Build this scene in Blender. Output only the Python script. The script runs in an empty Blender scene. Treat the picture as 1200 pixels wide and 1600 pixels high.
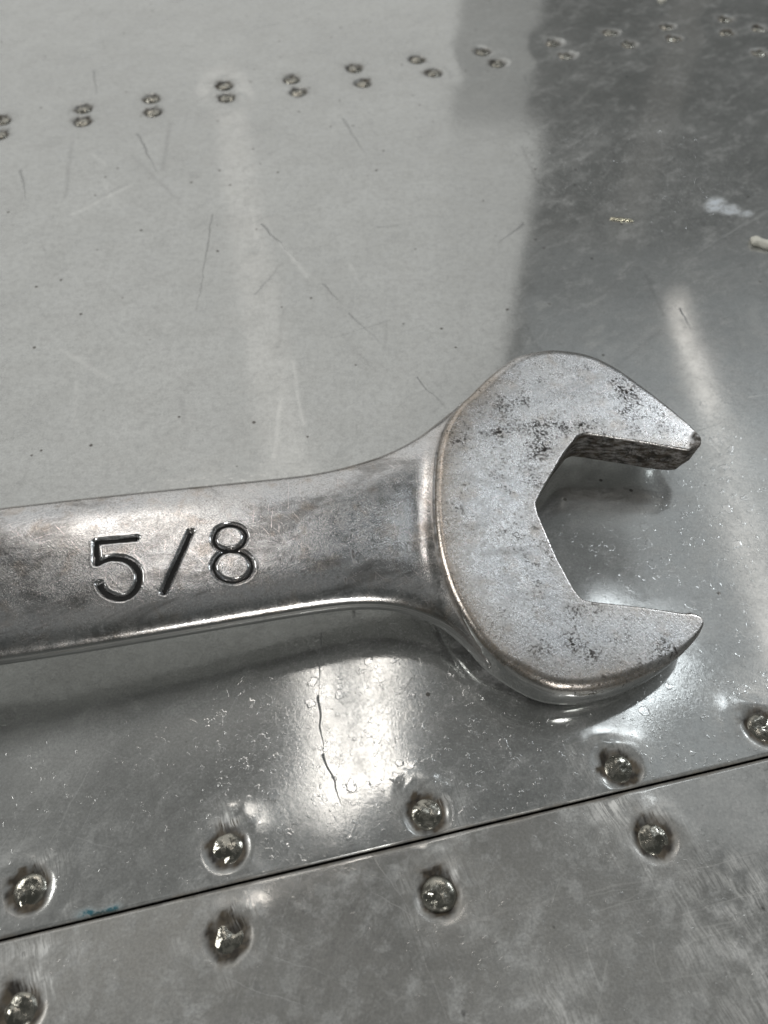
import bpy, bmesh, math, random
import numpy as np
from mathutils import Vector
from mathutils.geometry import delaunay_2d_cdt

SC = bpy.context.scene
COL = SC.collection
MM = 0.001

# ------------------------------------------------------------------ camera
PITCH = math.radians(54.0)          # looking down
CAM_H = 67.5                        # mm above the sheet
FPX = 1202.0                        # focal length in photo pixels (photo 1200 x 1600)
cam_d = bpy.data.cameras.new('camera')
cam = bpy.data.objects.new('camera', cam_d)
COL.objects.link(cam)
cam.location = (0, 0, CAM_H * MM)
cam.rotation_euler = (math.radians(90) - PITCH, 0, 0)
cam_d.sensor_width = 36.0
cam_d.lens = FPX / 1600.0 * 36.0
cam_d.clip_start = 0.002
cam_d.clip_end = 60.0
cam_d.dof.use_dof = True
cam_d.dof.focus_distance = 0.073
cam_d.dof.aperture_fstop = 44.0
SC.camera = cam

# ------------------------------------------------------------------ world + lamps of the workshop, plus added fill lights
W = bpy.data.worlds.new('World')
SC.world = W
W.use_nodes = True
bg = W.node_tree.nodes['Background']
bg.inputs[0].default_value = (0.95, 1.0, 0.95, 1)
bg.inputs[1].default_value = 0.08
SC.view_settings.view_transform = 'Standard'
SC.view_settings.look = 'None'
SC.view_settings.exposure = 0.0
SC.view_settings.gamma = 1.0


def area(name, loc, target, sx, sy, radiance, color):
    l = bpy.data.lights.new(name, 'AREA')
    l.shape = 'RECTANGLE'
    l.size, l.size_y = sx, sy
    l.energy = radiance * math.pi * sx * sy
    l.color = color
    o = bpy.data.objects.new(name, l)
    COL.objects.link(o)
    o.location = loc
    d = Vector(target) - Vector(loc)
    o.rotation_euler = d.to_track_quat('-Z', 'Y').to_euler()
    return o


def door(name, x0, x1, z0, z1, radiance, color, y=5.0):
    return area(name, ((x0 + x1) / 2, y, (z0 + z1) / 2), ((x0 + x1) / 2, 0, (z0 + z1) / 2), x1 - x0, z1 - z0, radiance, color)


def tube(name, a, b, w, radiance, color):
    a, b = Vector(a), Vector(b)
    o = area(name, (a + b) / 2, (a + b) / 2 - Vector((0, 0, 1)), w, (b - a).length, radiance, color)
    o.rotation_euler = (0, 0, math.atan2(b.y - a.y, b.x - a.x) - math.pi / 2)
    return o


WARM = (1.0, 0.995, 0.965)
PINK = (1.0, 0.93, 0.86)
COOL = (0.90, 0.96, 1.0)
door('doorway_light', -5.5, 0.44, 0.6, 8.2, 0.62, WARM)
door('doorway_side_light', 0.44, 1.05, 2.50, 6.2, 0.58, WARM)
door('doorway_low_light', 0.44, 0.92, 0.6, 2.50, 0.27, WARM)
area('ceiling_light', (-0.13, 1.65, 3.4), (-0.13, 1.65, 0), 0.60, 1.7, 0.36, COOL)
area('ceiling_light_right', (2.53, 2.95, 3.4), (2.53, 2.95, 0), 3.3, 0.7, 0.34, COOL)
area('ceiling_light_right_far', (2.55, 3.58, 3.4), (2.55, 3.58, 0), 3.3, 0.56, 0.27, COOL)
area('ceiling_light_right_far', (2.60, 4.11, 3.4), (2.60, 4.11, 0), 3.3, 0.50, 0.18, COOL)
area('ceiling_light_right_far', (2.70, 4.66, 3.4), (2.70, 4.66, 0), 3.3, 0.60, 0.09, COOL)
area('ceiling_light_right_mid', (2.76, 1.95, 3.4), (2.76, 1.95, 0), 2.84, 1.3, 0.36, COOL)
area('ceiling_light_right_near', (2.55, 1.05, 3.4), (2.55, 1.05, 0), 3.2, 0.5, 0.32, COOL)
door('doorway_gap_light', 1.66, 1.90, 1.3, 3.4, 0.07, PINK)
area('jaw_fill_light', (1.04, 1.48, 3.0), (0, 0.05, 0), 0.40, 0.34, 4.2, COOL)  # added fill that brightens the jaw face, its mirror image hidden by the wrench
area('overhead_fill_light', (0.2, 0.0, 3.4), (0.2, 0.0, 0), 2.6, 1.0, 0.11, WARM)  # added weak fill from overhead to lift the near panel
tube('tube_light', (-1.32, 6.6, 2.99), (-0.33, 1.6, 2.99), 0.24, 0.19, PINK)
tube('tube_light_near', (-0.33, 1.6, 2.99), (-0.17, 0.76, 2.99), 0.060, 6.5, PINK)
tube('tube_light_short', (-0.02, 1.60, 2.99), (-0.06, 0.80, 2.99), 0.070, 6.5, PINK)
tube('tube_light_side', (1.80, 3.9, 2.99), (1.72, 1.3, 2.99), 0.13, 1.2, PINK)
area('window_light', (2.75, 2.05, 2.35), (0, 0.05, 0), 0.8, 0.8, 13.0, COOL)
area('fill_light_left', (-3.0, 0.6, 2.6), (0, 0.05, 0), 1.4, 1.4, 8.0, WARM)  # added fill from the left, lifts the sheet under the handle
area('shank_fill_light', (-0.75, 1.90, 3.0), (0, 0.05, 0), 0.45, 0.55, 3.4, PINK)  # added light for the bright sheen on the upper shank
area('fill_lamp_behind', (0.9, -2.4, 2.2), (0, 0.05, 0), 0.3, 0.3, 65.0, WARM)  # added fill from behind the camera for the near panel and rivets


# ------------------------------------------------------------------ numeric helpers (all in millimetres)
def ray(px, py):
    p, s = math.cos(PITCH), math.sin(PITCH)
    a, b = (px - 600) / FPX, (800 - py) / FPX
    return np.array([a, p + b * s, -s + b * p])


CAMP = np.array([0, 0, CAM_H])


def at(px, py, z=0.0):
    """point of the sheet (or the level z above it) that the photo shows at px, py"""
    d = ray(px, py)
    return CAMP + d * ((z - CAM_H) / d[2])


def _h(ix, iy, seed):
    n = (ix.astype(np.int64) * 374761393 + iy.astype(np.int64) * 668265263 + seed * 974634777) & 0x7fffffff
    n = ((n ^ (n >> 13)) * 1274126177) & 0x7fffffff
    return ((n ^ (n >> 16)) & 0xffff) / 65535.0


def vnoise(x, y, seed=0):
    ix, iy = np.floor(x), np.floor(y)
    fx, fy = x - ix, y - iy
    fx, fy = fx * fx * (3 - 2 * fx), fy * fy * (3 - 2 * fy)
    a, b = _h(ix, iy, seed), _h(ix + 1, iy, seed)
    c, d = _h(ix, iy + 1, seed), _h(ix + 1, iy + 1, seed)
    return (a * (1 - fx) + b * fx) * (1 - fy) + (c * (1 - fx) + d * fx) * fy


def fbm(x, y, seed=0, o=4):
    s, a, t = 0, 0.5, 0
    for k in range(o):
        s = s + a * vnoise(x * 2 ** k, y * 2 ** k, seed + k * 17)
        t += a
        a *= 0.5
    return s / t


def sstep(a, b, x):
    t = np.clip((x - a) / (b - a), 0, 1)
    return t * t * (3 - 2 * t)


def seg_dist(P, poly):
    """distance of points P (n,2) to an open polyline"""
    best = np.full(len(P), 1e9)
    for a, b in zip(poly[:-1], poly[1:]):
        ba = b - a
        h = np.clip(((P - a) @ ba) / max(ba @ ba, 1e-12), 0, 1)
        best = np.minimum(best, np.linalg.norm(P - a - h[:, None] * ba, axis=1))
    return best


def catmull(pts, n=8, closed=False):
    pts = np.asarray(pts, float)
    N = len(pts)
    out = []
    rng = range(N) if closed else range(N - 1)
    for i in rng:
        if closed:
            p0, p1, p2, p3 = pts[i - 1], pts[i], pts[(i + 1) % N], pts[(i + 2) % N]
        else:
            p0, p1, p2, p3 = pts[max(i - 1, 0)], pts[i], pts[i + 1], pts[min(i + 2, N - 1)]
        for k in range(n):
            t = k / n
            out.append(0.5 * (2 * p1 + (p2 - p0) * t + (2 * p0 - 5 * p1 + 4 * p2 - p3) * t * t + (3 * p1 - p0 - 3 * p2 + p3) * t ** 3))
    if not closed:
        out.append(pts[-1])
    return np.array(out)


def resample(pts, step):
    d = np.r_[0, np.cumsum(np.linalg.norm(np.diff(pts, axis=0), axis=1))]
    n = max(2, int(round(d[-1] / step)) + 1)
    s = np.linspace(0, d[-1], n)
    return np.c_[np.interp(s, d, pts[:, 0]), np.interp(s, d, pts[:, 1])]


def mesh_obj(name, V, Fc, mat, parent=None, smooth=True, attrs=None, origin=(0, 0, 0)):
    me = bpy.data.meshes.new(name)
    V = (np.asarray(V, float) - np.asarray(origin)) * MM
    me.from_pydata(V.tolist(), [], [list(map(int, f)) for f in Fc])
    if attrs:
        for k, a in attrs.items():
            at_ = me.attributes.new(k, 'FLOAT', 'POINT')
            at_.data.foreach_set('value', np.asarray(a, np.float32))
    me.update()
    if smooth:
        me.polygons.foreach_set('use_smooth', [True] * len(me.polygons))
    if mat:
        me.materials.append(mat)
    o = bpy.data.objects.new(name, me)
    COL.objects.link(o)
    if parent:
        o.parent = parent
    return o


def grid_obj(name, V, nu, nv, mat, parent, attrs):
    """V laid out [iv*nu+iu]"""
    me = bpy.data.meshes.new(name)
    iu, iv = np.meshgrid(np.arange(nu - 1), np.arange(nv - 1))
    a = (iv * nu + iu).ravel()
    q = np.c_[a, a + 1, a + 1 + nu, a + nu].astype(np.int32)
    me.vertices.add(len(V))
    me.vertices.foreach_set('co', (np.asarray(V) * MM).astype(np.float32).ravel())
    me.loops.add(q.size)
    me.loops.foreach_set('vertex_index', q.ravel())
    me.polygons.add(len(q))
    me.polygons.foreach_set('loop_start', np.arange(0, q.size, 4, dtype=np.int32))
    me.polygons.foreach_set('use_smooth', np.ones(len(q), dtype=bool))
    me.update(calc_edges=True)
    for k, a in attrs.items():
        at_ = me.attributes.new(k, 'FLOAT', 'POINT')
        at_.data.foreach_set('value', np.asarray(a, np.float32))
    me.validate()
    me.materials.append(mat)
    o = bpy.data.objects.new(name, me)
    COL.objects.link(o)
    o.parent = parent
    return o


def thing(name, label, cat, loc=(0, 0, 0)):
    o = bpy.data.objects.new(name, None)
    COL.objects.link(o)
    o.location = loc
    o.empty_display_size = 0.01
    o['label'] = label
    o['category'] = cat
    return o


# ------------------------------------------------------------------ node helpers
class NT:
    def __init__(self, name):
        self.m = bpy.data.materials.new(name)
        self.m.use_nodes = True
        self.t = self.m.node_tree
        self.t.nodes.clear()

    def n(self, typ, **kw):
        nd = self.t.nodes.new(typ)
        for k, v in kw.items():
            setattr(nd, k, v)
        return nd

    def set(self, sock, v):
        if hasattr(v, 'is_output'):
            self.t.links.new(v, sock)
        else:
            sock.default_value = v

    def math(self, op, a, b=0.0, clamp=False):
        nd = self.n('ShaderNodeMath', operation=op, use_clamp=clamp)
        self.set(nd.inputs[0], a)
        self.set(nd.inputs[1], b)
        return nd.outputs[0]

    def vm(self, op, a, b=None, out=0):
        nd = self.n('ShaderNodeVectorMath', operation=op)
        self.set(nd.inputs[0], a)
        if b is not None:
            if op == 'SCALE':
                self.set(nd.inputs[3], b)
            else:
                self.set(nd.inputs[1], b)
        return nd.outputs['Value'] if op in ('DOT_PRODUCT', 'LENGTH', 'DISTANCE') else nd.outputs[0]

    def ramp(self, f, a, b, lo=0.0, hi=1.0, smooth=True):
        nd = self.n('ShaderNodeMapRange')
        nd.interpolation_type = 'SMOOTHSTEP' if smooth else 'LINEAR'
        self.set(nd.inputs['Value'], f)
        self.set(nd.inputs['From Min'], a)
        self.set(nd.inputs['From Max'], b)
        self.set(nd.inputs['To Min'], lo)
        self.set(nd.inputs['To Max'], hi)
        return nd.outputs[0]

    def noise(self, vec, scale, detail=3.0, rough=0.55, dist=0.0):
        nd = self.n('ShaderNodeTexNoise')
        self.set(nd.inputs['Vector'], vec)
        nd.inputs['Scale'].default_value = scale
        nd.inputs['Detail'].default_value = detail
        nd.inputs['Roughness'].default_value = rough
        nd.inputs['Distortion'].default_value = dist
        return nd.outputs[0]

    def noisec(self, vec, scale, detail=2.0):
        nd = self.n('ShaderNodeTexNoise')
        self.set(nd.inputs['Vector'], vec)
        nd.inputs['Scale'].default_value = scale
        nd.inputs['Detail'].default_value = detail
        return nd.outputs[1]

    def voro(self, vec, scale, feature='F1', rnd=1.0, out='Distance'):
        nd = self.n('ShaderNodeTexVoronoi', feature=feature)
        self.set(nd.inputs['Vector'], vec)
        nd.inputs['Scale'].default_value = scale
        nd.inputs['Randomness'].default_value = rnd
        return nd.outputs[out]

    def mapping(self, vec, rot=0.0, scale=(1, 1, 1)):
        nd = self.n('ShaderNodeMapping')          # turn first, stretch after
        self.set(nd.inputs['Vector'], vec)
        nd.inputs['Rotation'].default_value = (0, 0, rot)
        n2 = self.n('ShaderNodeMapping')
        self.set(n2.inputs['Vector'], nd.outputs[0])
        n2.inputs['Scale'].default_value = scale
        return n2.outputs[0]

    def mix(self, f, a, b, blend='MIX'):
        nd = self.n('ShaderNodeMix', data_type='RGBA', blend_type=blend)
        self.set(nd.inputs[0], f)
        self.set(nd.inputs[6], a)
        self.set(nd.inputs[7], b)
        return nd.outputs[2]

    def mixf(self, f, a, b):
        nd = self.n('ShaderNodeMix', data_type='FLOAT')
        self.set(nd.inputs[0], f)
        self.set(nd.inputs[2], a)
        self.set(nd.inputs[3], b)
        return nd.outputs[0]

    def attr(self, name):
        return self.n('ShaderNodeAttribute', attribute_name=name).outputs['Fac']

    def bump(self, h, strength, dist, normal=None):
        nd = self.n('ShaderNodeBump')
        nd.inputs['Strength'].default_value = strength
        nd.inputs['Distance'].default_value = dist * MM
        self.set(nd.inputs['Height'], h)
        if normal is not None:
            self.t.links.new(normal, nd.inputs['Normal'])
        return nd.outputs[0]

    def bsdf(self, color, rough, metal, normal=None, spec=0.5):
        nd = self.n('ShaderNodeBsdfPrincipled')
        self.set(nd.inputs['Base Color'], color)
        self.set(nd.inputs['Roughness'], rough)
        self.set(nd.inputs['Metallic'], metal)
        nd.inputs['Specular IOR Level'].default_value = spec
        if normal is not None:
            self.t.links.new(normal, nd.inputs['Normal'])
        return nd.outputs[0]

    def mixs(self, f, a, b):
        nd = self.n('ShaderNodeMixShader')
        self.set(nd.inputs[0], f)
        self.t.links.new(a, nd.inputs[1])
        self.t.links.new(b, nd.inputs[2])
        return nd.outputs[0]

    def out(self, s):
        o = self.n('ShaderNodeOutputMaterial')
        self.t.links.new(s, o.inputs['Surface'])
        return self.m

    def pos(self):
        tc = self.n('ShaderNodeTexCoord')
        return self.vm('SCALE', tc.outputs['Object'], 1000.0)

    def segment(self, P, a, b, w):
        """soft mask of a line a-b (mm) of half width w, thinning towards b"""
        a = Vector((a[0], a[1], 0))
        b = Vector((b[0], b[1], 0))
        ba = b - a
        pa = self.vm('SUBTRACT', P, tuple(a))
        h = self.math('DIVIDE', self.vm('DOT_PRODUCT', pa, tuple(ba)), ba.dot(ba), True)
        q = self.vm('SUBTRACT', pa, self.vm('SCALE', tuple(ba), h))
        d = self.vm('LENGTH', q)
        ww = self.math('MULTIPLY', self.math('SUBTRACT', 1.15, h), w)
        return self.ramp(self.math('DIVIDE', d, ww), 0.25, 1.0, 1.0, 0.0)


# ------------------------------------------------------------------ materials
def sheet_material(name, scratches, bright_scratches, stains, tone=(0.60, 0.61, 0.60), rough0=0.045, etch=1.0, blotch=0.16, chalky=0.28, scuffs=(0.20, 0.36, 1), lines=0.22, cloud=0.09):
    k = NT(name)
    P3 = k.pos()
    flat = k.vm('MULTIPLY', P3, (1, 1, 0))
    wob = k.vm('SCALE', k.vm('SUBTRACT', k.noisec(flat, 0.35), (0.5, 0.5, 0.5)), 0.9)
    PW = k.vm('MULTIPLY', k.vm('ADD', flat, wob), (1, 1, 0))
    grime = k.attr('grime')
    big = k.noise(flat, 0.035, 4)
    mid = k.noise(flat, 0.22, 5, 0.6)
    blot = k.noise(flat, 0.9, 4, 0.6, 0.3)
    fine = k.noise(flat, 9.0, 3, 0.6)
    # rolled grain along the sheet
    grain = k.noise(k.mapping(flat, 0.45, (0.5, 9.0, 1)), 1.0, 4, 0.65)
    grain2 = k.noise(k.mapping(flat, -1.05, (0.25, 7.0, 1)), 1.0, 3, 0.6)
    # etched water spots
    vsp = k.vm('ADD', flat, k.vm('SCALE', k.vm('SUBTRACT', k.noisec(flat, 1.6), (0.5, 0.5, 0.5)), 1.1))
    cell = k.voro(vsp, 0.75)
    cellr = k.voro(vsp, 0.75, out='Color')
    rsel = k.vm('DOT_PRODUCT', cellr, (1, 0, 0))
    spot = k.math('MULTIPLY', k.ramp(cell, 0.30, 0.38, 1, 0), k.ramp(rsel, 0.78, 0.80))
    cell2 = k.voro(vsp, 1.9)
    cell2r = k.vm('DOT_PRODUCT', k.voro(vsp, 1.9, out='Color'), (0, 1, 0))
    spot2 = k.math('MULTIPLY', k.ramp(cell2, 0.26, 0.36, 1, 0), k.ramp(cell2r, 0.72, 0.74))
    etm = k.math('MULTIPLY', k.attr('etch'), etch)
    spots = k.math('MULTIPLY', k.math('MAXIMUM', spot, spot2), etm)
    # dull dark blotches of oxide
    ox = k.math('MULTIPLY', k.ramp(blot, 0.56, 0.62), k.ramp(mid, 0.42, 0.6))
    ox = k.math('MULTIPLY', ox, blotch)
    # little dark specks
    sp = k.voro(flat, 0.33)
    spr = k.vm('DOT_PRODUCT', k.voro(flat, 0.33, out='Color'), (0, 0, 1))
    speck = k.math('MULTIPLY', k.ramp(sp, 0.05, 0.09, 1, 0), k.ramp(spr, 0.55, 0.6))
    # scratches
    scr = None
    for a, b, w, s in scratches:
        m = k.math('MULTIPLY', k.segment(PW, a, b, w), s)
        scr = m if scr is None else k.math('MAXIMUM', scr, m)
    scr = 0.0 if scr is None else k.math('MULTIPLY', scr, k.ramp(fine, 0.3, 0.55, 0.5, 1.0))
    bs = None
    for a, b, w, s in bright_scratches:
        m = k.math('MULTIPLY', k.segment(PW, a, b, w), s)
        bs = m if bs is None else k.math('MAXIMUM', bs, m)
    bs = 0.0 if bs is None else bs
    # random hairline scratches
    h1 = k.noise(k.mapping(PW, 1.15, (0.05, 2.6, 1)), 1.0, 2, 0.5)
    h2 = k.noise(k.mapping(PW, -0.55, (0.06, 3.1, 1)), 1.0, 2, 0.5)
    hair = k.math('MAXIMUM', k.ramp(h1, 0.715, 0.75), k.ramp(h2, 0.725, 0.76))
    h3 = k.noise(k.mapping(PW, 0.30, (0.045, 3.6, 1)), 1.0, 3, 0.6)
    h4 = k.noise(k.mapping(PW, -1.25, (0.07, 4.2, 1)), 1.0, 3, 0.6)
    hair = k.math('MULTIPLY', hair, 0.5)
    lite = k.math('MAXIMUM', k.ramp(h3, 0.635, 0.70), k.ramp(h4, 0.65, 0.71))
    lite = k.math('MULTIPLY', lite, k.ramp(k.noise(flat, 0.10, 3), 0.40, 0.62))
    # colour
    gr = k.noise(flat, 4.2, 4, 0.75)
    gr2 = k.noise(flat, 1.1, 6, 0.8)
    scuff = k.noise(k.mapping(PW, -0.75, scuffs), 1.0, 7, 0.72, 0.4)
    smear = k.noise(k.mapping(PW, -0.9, (0.06, 0.13, 1)), 1.0, 7, 0.72, 0.8)
    flk = k.voro(vsp, 0.55)
    flkr = k.vm('DOT_PRODUCT', k.voro(vsp, 0.55, out='Color'), (0, 1, 0))
    fl = k.math('MULTIPLY', k.math('MULTIPLY', k.ramp(flk, 0.10, 0.30, 1, 0), k.ramp(flkr, 0.66, 0.9)), k.math('MULTIPLY', etm, k.ramp(gr2, 0.4, 0.6)))
    c = k.mix(k.ramp(big, 0.3, 0.7), tuple(x * 0.94 for x in tone) + (1,), tuple(x * 1.06 for x in tone) + (1,))
    c = k.mix(k.math('MULTIPLY', k.ramp(mid, 0.35, 0.7), 0.35), c, (0.50, 0.50, 0.48, 1))
    c = k.mix(k.ramp(gr, 0.3, 0.7), k.mix(0.24, c, (0.30, 0.30, 0.30, 1)), k.mix(0.20, c, (0.92, 0.92, 0.91, 1)))
    c = k.mix(k.math('MULTIPLY', k.ramp(gr2, 0.44, 0.62), 0.34), c, (0.34, 0.34, 0.335, 1))
    c = k.mix(k.math('MULTIPLY', ox, 0.55), c, (0.33, 0.33, 0.32, 1))
    c = k.mix(k.math('MULTIPLY', spots, 0.3), c, (0.80, 0.80, 0.80, 1))
    c = k.mix(k.math('MULTIPLY', hair, 0.6), c, (0.30, 0.30, 0.29, 1))
    c = k.mix(speck, c, (0.10, 0.09, 0.08, 1))
    c = k.mix(scr, c, (0.08, 0.08, 0.08, 1))
    c = k.mix(k.math('MULTIPLY', k.attr('rub'), 0.5), c, (0.85, 0.83, 0.80, 1))
    fa = k.attr('faint')
    c = k.mix(k.math('MULTIPLY', fa, 0.6, True), c, (0.2, 0.2, 0.2, 1))
    c = k.mix(k.math('MULTIPLY', fa, -0.7, True), c, (0.9, 0.9, 0.88, 1))
    c = k.mix(bs, c, (0.92, 0.90, 0.86, 1))
    stm = 0.0
    for (cx, cy, rx, ry, rot, col, s) in stains:
        q = k.vm('SUBTRACT', k.vm('MULTIPLY', k.vm('ADD', flat, k.vm('SCALE', wob, 2.2)), (1, 1, 0)), (cx, cy, 0))
        q = k.mapping(q, rot, (1 / rx, 1 / ry, 0))
        m = k.math('MULTIPLY', k.ramp(k.vm('LENGTH', q), 0.25, 1.05, 1, 0), k.math('MULTIPLY', k.ramp(gr2, 0.32, 0.58, 0.1, 1), s))
        c = k.mix(m, c, col)
        stm = k.math('MAXIMUM', stm, m)
    gcol = k.mix(k.ramp(blot, 0.35, 0.65), (0.026, 0.021, 0.016, 1), (0.11, 0.088, 0.062, 1))
    c = k.mix(grime, c, gcol)
    # roughness
    r = k.math('ADD', rough0, k.math('MULTIPLY', k.ramp(mid, 0.3, 0.75), 0.05))
    r = k.math('ADD', r, k.math('MULTIPLY', k.ramp(fine, 0.3, 0.7), 0.03))
    r = k.math('ADD', r, k.math('MULTIPLY', ox, 0.15))
    r = k.math('SUBTRACT', r, k.math('MULTIPLY', spots, 0.05))
    dirt = k.math('MAXIMUM', k.math('MAXIMUM', grime, scr), stm)
    r = k.math('ADD', r, k.math('MULTIPLY', dirt, 0.5), True)
    # relief
    nrm = k.bump(grain, 0.3, 0.0025)
    nrm = k.bump(grain2, 0.3, 0.002, nrm)
    nrm = k.bump(fine, 0.4, 0.0012, nrm)
    em = k.math('MULTIPLY', k.noise(vsp, 2.6, 4, 0.7), etm)
    nrm = k.bump(em, 0.6, 0.007, nrm)
    nrm = k.bump(spots, 0.7, 0.015, nrm)
    nrm = k.bump(k.math('MAXIMUM', scr, hair), -0.6, 0.03, nrm)
    metal = k.math('SUBTRACT', 1.0, k.math('MULTIPLY', dirt, 0.85))
    sharp = k.bsdf(c, r, metal, nrm)
    dull = k.bsdf(c, k.math('ADD', r, 0.34, True), metal, nrm)
    rubn = k.noise(k.mapping(PW, 1.2, (0.35, 5.0, 1)), 1.0, 4, 0.7)
    rubm = k.math('MULTIPLY', k.attr('rub'), k.ramp(rubn, 0.40, 0.56), True)
    chalk = k.bsdf(k.mix(k.math('MAXIMUM', dirt, rubm), k.mix(k.ramp(gr, 0.3, 0.7), (0.34, 0.34, 0.34, 1), (0.60, 0.60, 0.585, 1)), k.mix(rubm, c, (0.92, 0.91, 0.88, 1))), 0.55, 0.0, nrm, 0.5)
    s = k.mixs(k.ramp(big, 0.2, 0.8, 0.20, 0.32), sharp, dull)
    s = k.mixs(k.math('MULTIPLY', k.attr('dull'), k.ramp(gr2, 0.3, 0.6, 0.45, 0.9)), s, dull)
    ch = k.math('ADD', 0.075, k.math('MULTIPLY', k.ramp(scuff, 0.50, 0.68), chalky))
    ch = k.math('ADD', ch, k.math('MULTIPLY', k.ramp(smear, 0.45, 0.75), chalky * 0.8))
    ch = k.math('ADD', ch, k.math('MULTIPLY', fl, 0.22))
    fl3 = k.math('MULTIPLY', k.ramp(k.noise(vsp, 3.3, 3, 0.7), 0.54, 0.68), k.ramp(etm, 0.0, 1.0, 0.05, 0.34))
    cl = k.math('MULTIPLY', k.ramp(k.noise(vsp, 0.62, 3, 0.5), 0.50, 0.60), k.ramp(mid, 0.35, 0.6))
    ch = k.math('ADD', ch, k.math('MULTIPLY', cl, cloud))
    ch = k.math('ADD', ch, fl3)
    ch = k.math('ADD', ch, k.math('MULTIPLY', lite, lines))
    ch = k.math('ADD', ch, k.math('MULTIPLY', rubm, 0.95), True)
    ch = k.math('MAXIMUM', ch, k.math('MULTIPLY', stm, 0.9), True)
    s = k.mixs(ch, s, chalk)
    return k.out(s)


def wrench_material(name, pits=1.0, bright=1.0, rough=0.24, oily=0.35, gscale=3.4, gamp=1.0, relief=1.0):
    k = NT(name)
    P = k.pos()
    flat = k.vm('MULTIPLY', P, (1, 1, 1))
    tarn = k.attr('tarnish')
    dirt = k.attr('dirt')
    pitm = k.attr('pit')
    mid = k.noise(flat, 0.16, 4)
    blot = k.noise(flat, 0.75, 5, 0.65)
    fine = k.noise(flat, 5.5, 4, 0.65)
    s1 = k.noise(k.mapping(flat, 0.75, (0.35, 7.5, 1)), 1.0, 3, 0.6)
    s2 = k.noise(k.mapping(flat, -0.5, (0.4, 9.0, 1)), 1.0, 3, 0.6)
    s3 = k.noise(k.mapping(flat, 1.5, (0.3, 6.0, 1)), 1.0, 2, 0.6)
    # pits: small black angular flecks that gather in patches
    gather = k.ramp(k.math('ADD', k.noise(flat, 0.36, 4, 0.65), k.math('MULTIPLY', pitm, 0.20)), 0.50, 0.80)
    f1 = k.noise(flat, 3.2, 2, 0.6, 0.6)
    f2 = k.noise(k.vm('ADD', flat, (31, 17, 5)), 4.2, 2, 0.6)
    fleck = k.math('MULTIPLY', k.ramp(k.math('ADD', f1, k.math('MULTIPLY', gather, 0.13)), 0.645, 0.67), gather)
    fl2 = k.math('MULTIPLY', k.ramp(k.math('ADD', f2, k.math('MULTIPLY', gather, 0.10)), 0.63, 0.67), k.ramp(gather, 0.0, 0.5, 0.35, 1))
    spk = k.math('MULTIPLY', k.ramp(k.noise(k.vm('ADD', flat, (7, 3, 1)), 3.2, 4, 0.8), 0.545, 0.62), k.ramp(k.noise(flat, 0.3, 3), 0.36, 0.62, 0.15, 1))
    pit = k.math('MULTIPLY', k.math('MAXIMUM', fleck, k.math('MULTIPLY', fl2, 0.75)), pits, True)
    hair = k.math('MAXIMUM', k.ramp(s1, 0.63, 0.70), k.math('MAXIMUM', k.ramp(s2, 0.63, 0.71), k.ramp(s3, 0.67, 0.74)))
    b = 0.74 * bright
    c = k.mix(k.ramp(mid, 0.3, 0.7), (b * 0.94, b * 0.95, b * 0.98, 1), (b * 1.03, b * 1.01, b, 1))
    c = k.mix(k.math('MULTIPLY', k.ramp(blot, 0.48, 0.66), 0.38), c, (0.36, 0.33, 0.30, 1))
    gr = k.noise(flat, gscale, 5, 0.8)
    c = k.mix(k.ramp(gr, 0.34, 0.66), k.mix(0.45 * gamp, c, (0.22, 0.22, 0.23, 1)), k.mix(0.70 * gamp, c, (0.97, 0.97, 0.98, 1)))
    oil = k.noise(k.mapping(flat, -0.15, (0.10, 0.24, 1)), 1.0, 6, 0.68, 0.5)
    c = k.mix(k.math('MULTIPLY', k.ramp(oil, 0.46, 0.66), 0.62 * oily), c, (0.20, 0.195, 0.19, 1))
    c = k.mix(k.math('MULTIPLY', k.ramp(k.noise(flat, 0.5, 4), 0.52, 0.72), 0.30), c, (0.50, 0.40, 0.31, 1))
    tn = k.math('MULTIPLY', tarn, k.ramp(fine, 0.25, 0.6, 0.35, 1.0), True)
    c = k.mix(k.math('MULTIPLY', tn, 0.62), c, (0.36, 0.27, 0.185, 1))
    c = k.mix(k.math('MULTIPLY', hair, 0.6), c, (0.95, 0.86, 0.86, 1))
    c = k.mix(k.math('MULTIPLY', spk, 0.75 * min(1, pits * 2)), c, (0.17, 0.145, 0.12, 1))
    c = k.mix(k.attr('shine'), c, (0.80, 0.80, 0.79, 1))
    c = k.mix(pit, c, (0.022, 0.018, 0.015, 1))
    dm = k.math('MULTIPLY', dirt, k.ramp(k.noise(k.mapping(flat, 0.0, (0.8, 0.8, 2.2)), 0.9, 5, 0.7), 0.36, 0.6, 0.45, 1.0), True)
    c = k.mix(dm, c, k.mix(k.ramp(blot, 0.4, 0.62), (0.022, 0.018, 0.014, 1), (0.085, 0.066, 0.047, 1)))
    r = k.math('ADD', rough, k.math('MULTIPLY', k.ramp(blot, 0.3, 0.7), 0.10))
    r = k.math('ADD', r, k.math('MULTIPLY', k.ramp(fine, 0.3, 0.7), 0.06))
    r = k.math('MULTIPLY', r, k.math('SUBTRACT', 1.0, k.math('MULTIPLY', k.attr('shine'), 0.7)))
    r = k.math('ADD', r, k.math('MULTIPLY', k.math('MAXIMUM', pit, dm), 0.35), True)
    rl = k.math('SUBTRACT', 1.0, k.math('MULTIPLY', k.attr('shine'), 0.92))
    n_ = k.bump(k.math('MULTIPLY', k.math('ADD', s1, s2), rl), 0.8, 0.010 * relief)
    n_ = k.bump(k.math('MULTIPLY', fine, rl), 0.8, 0.022 * relief, n_)
    n_ = k.bump(mid, 0.5, 0.05, n_)
    n_ = k.bump(pit, -0.8, 0.05, n_)
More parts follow.
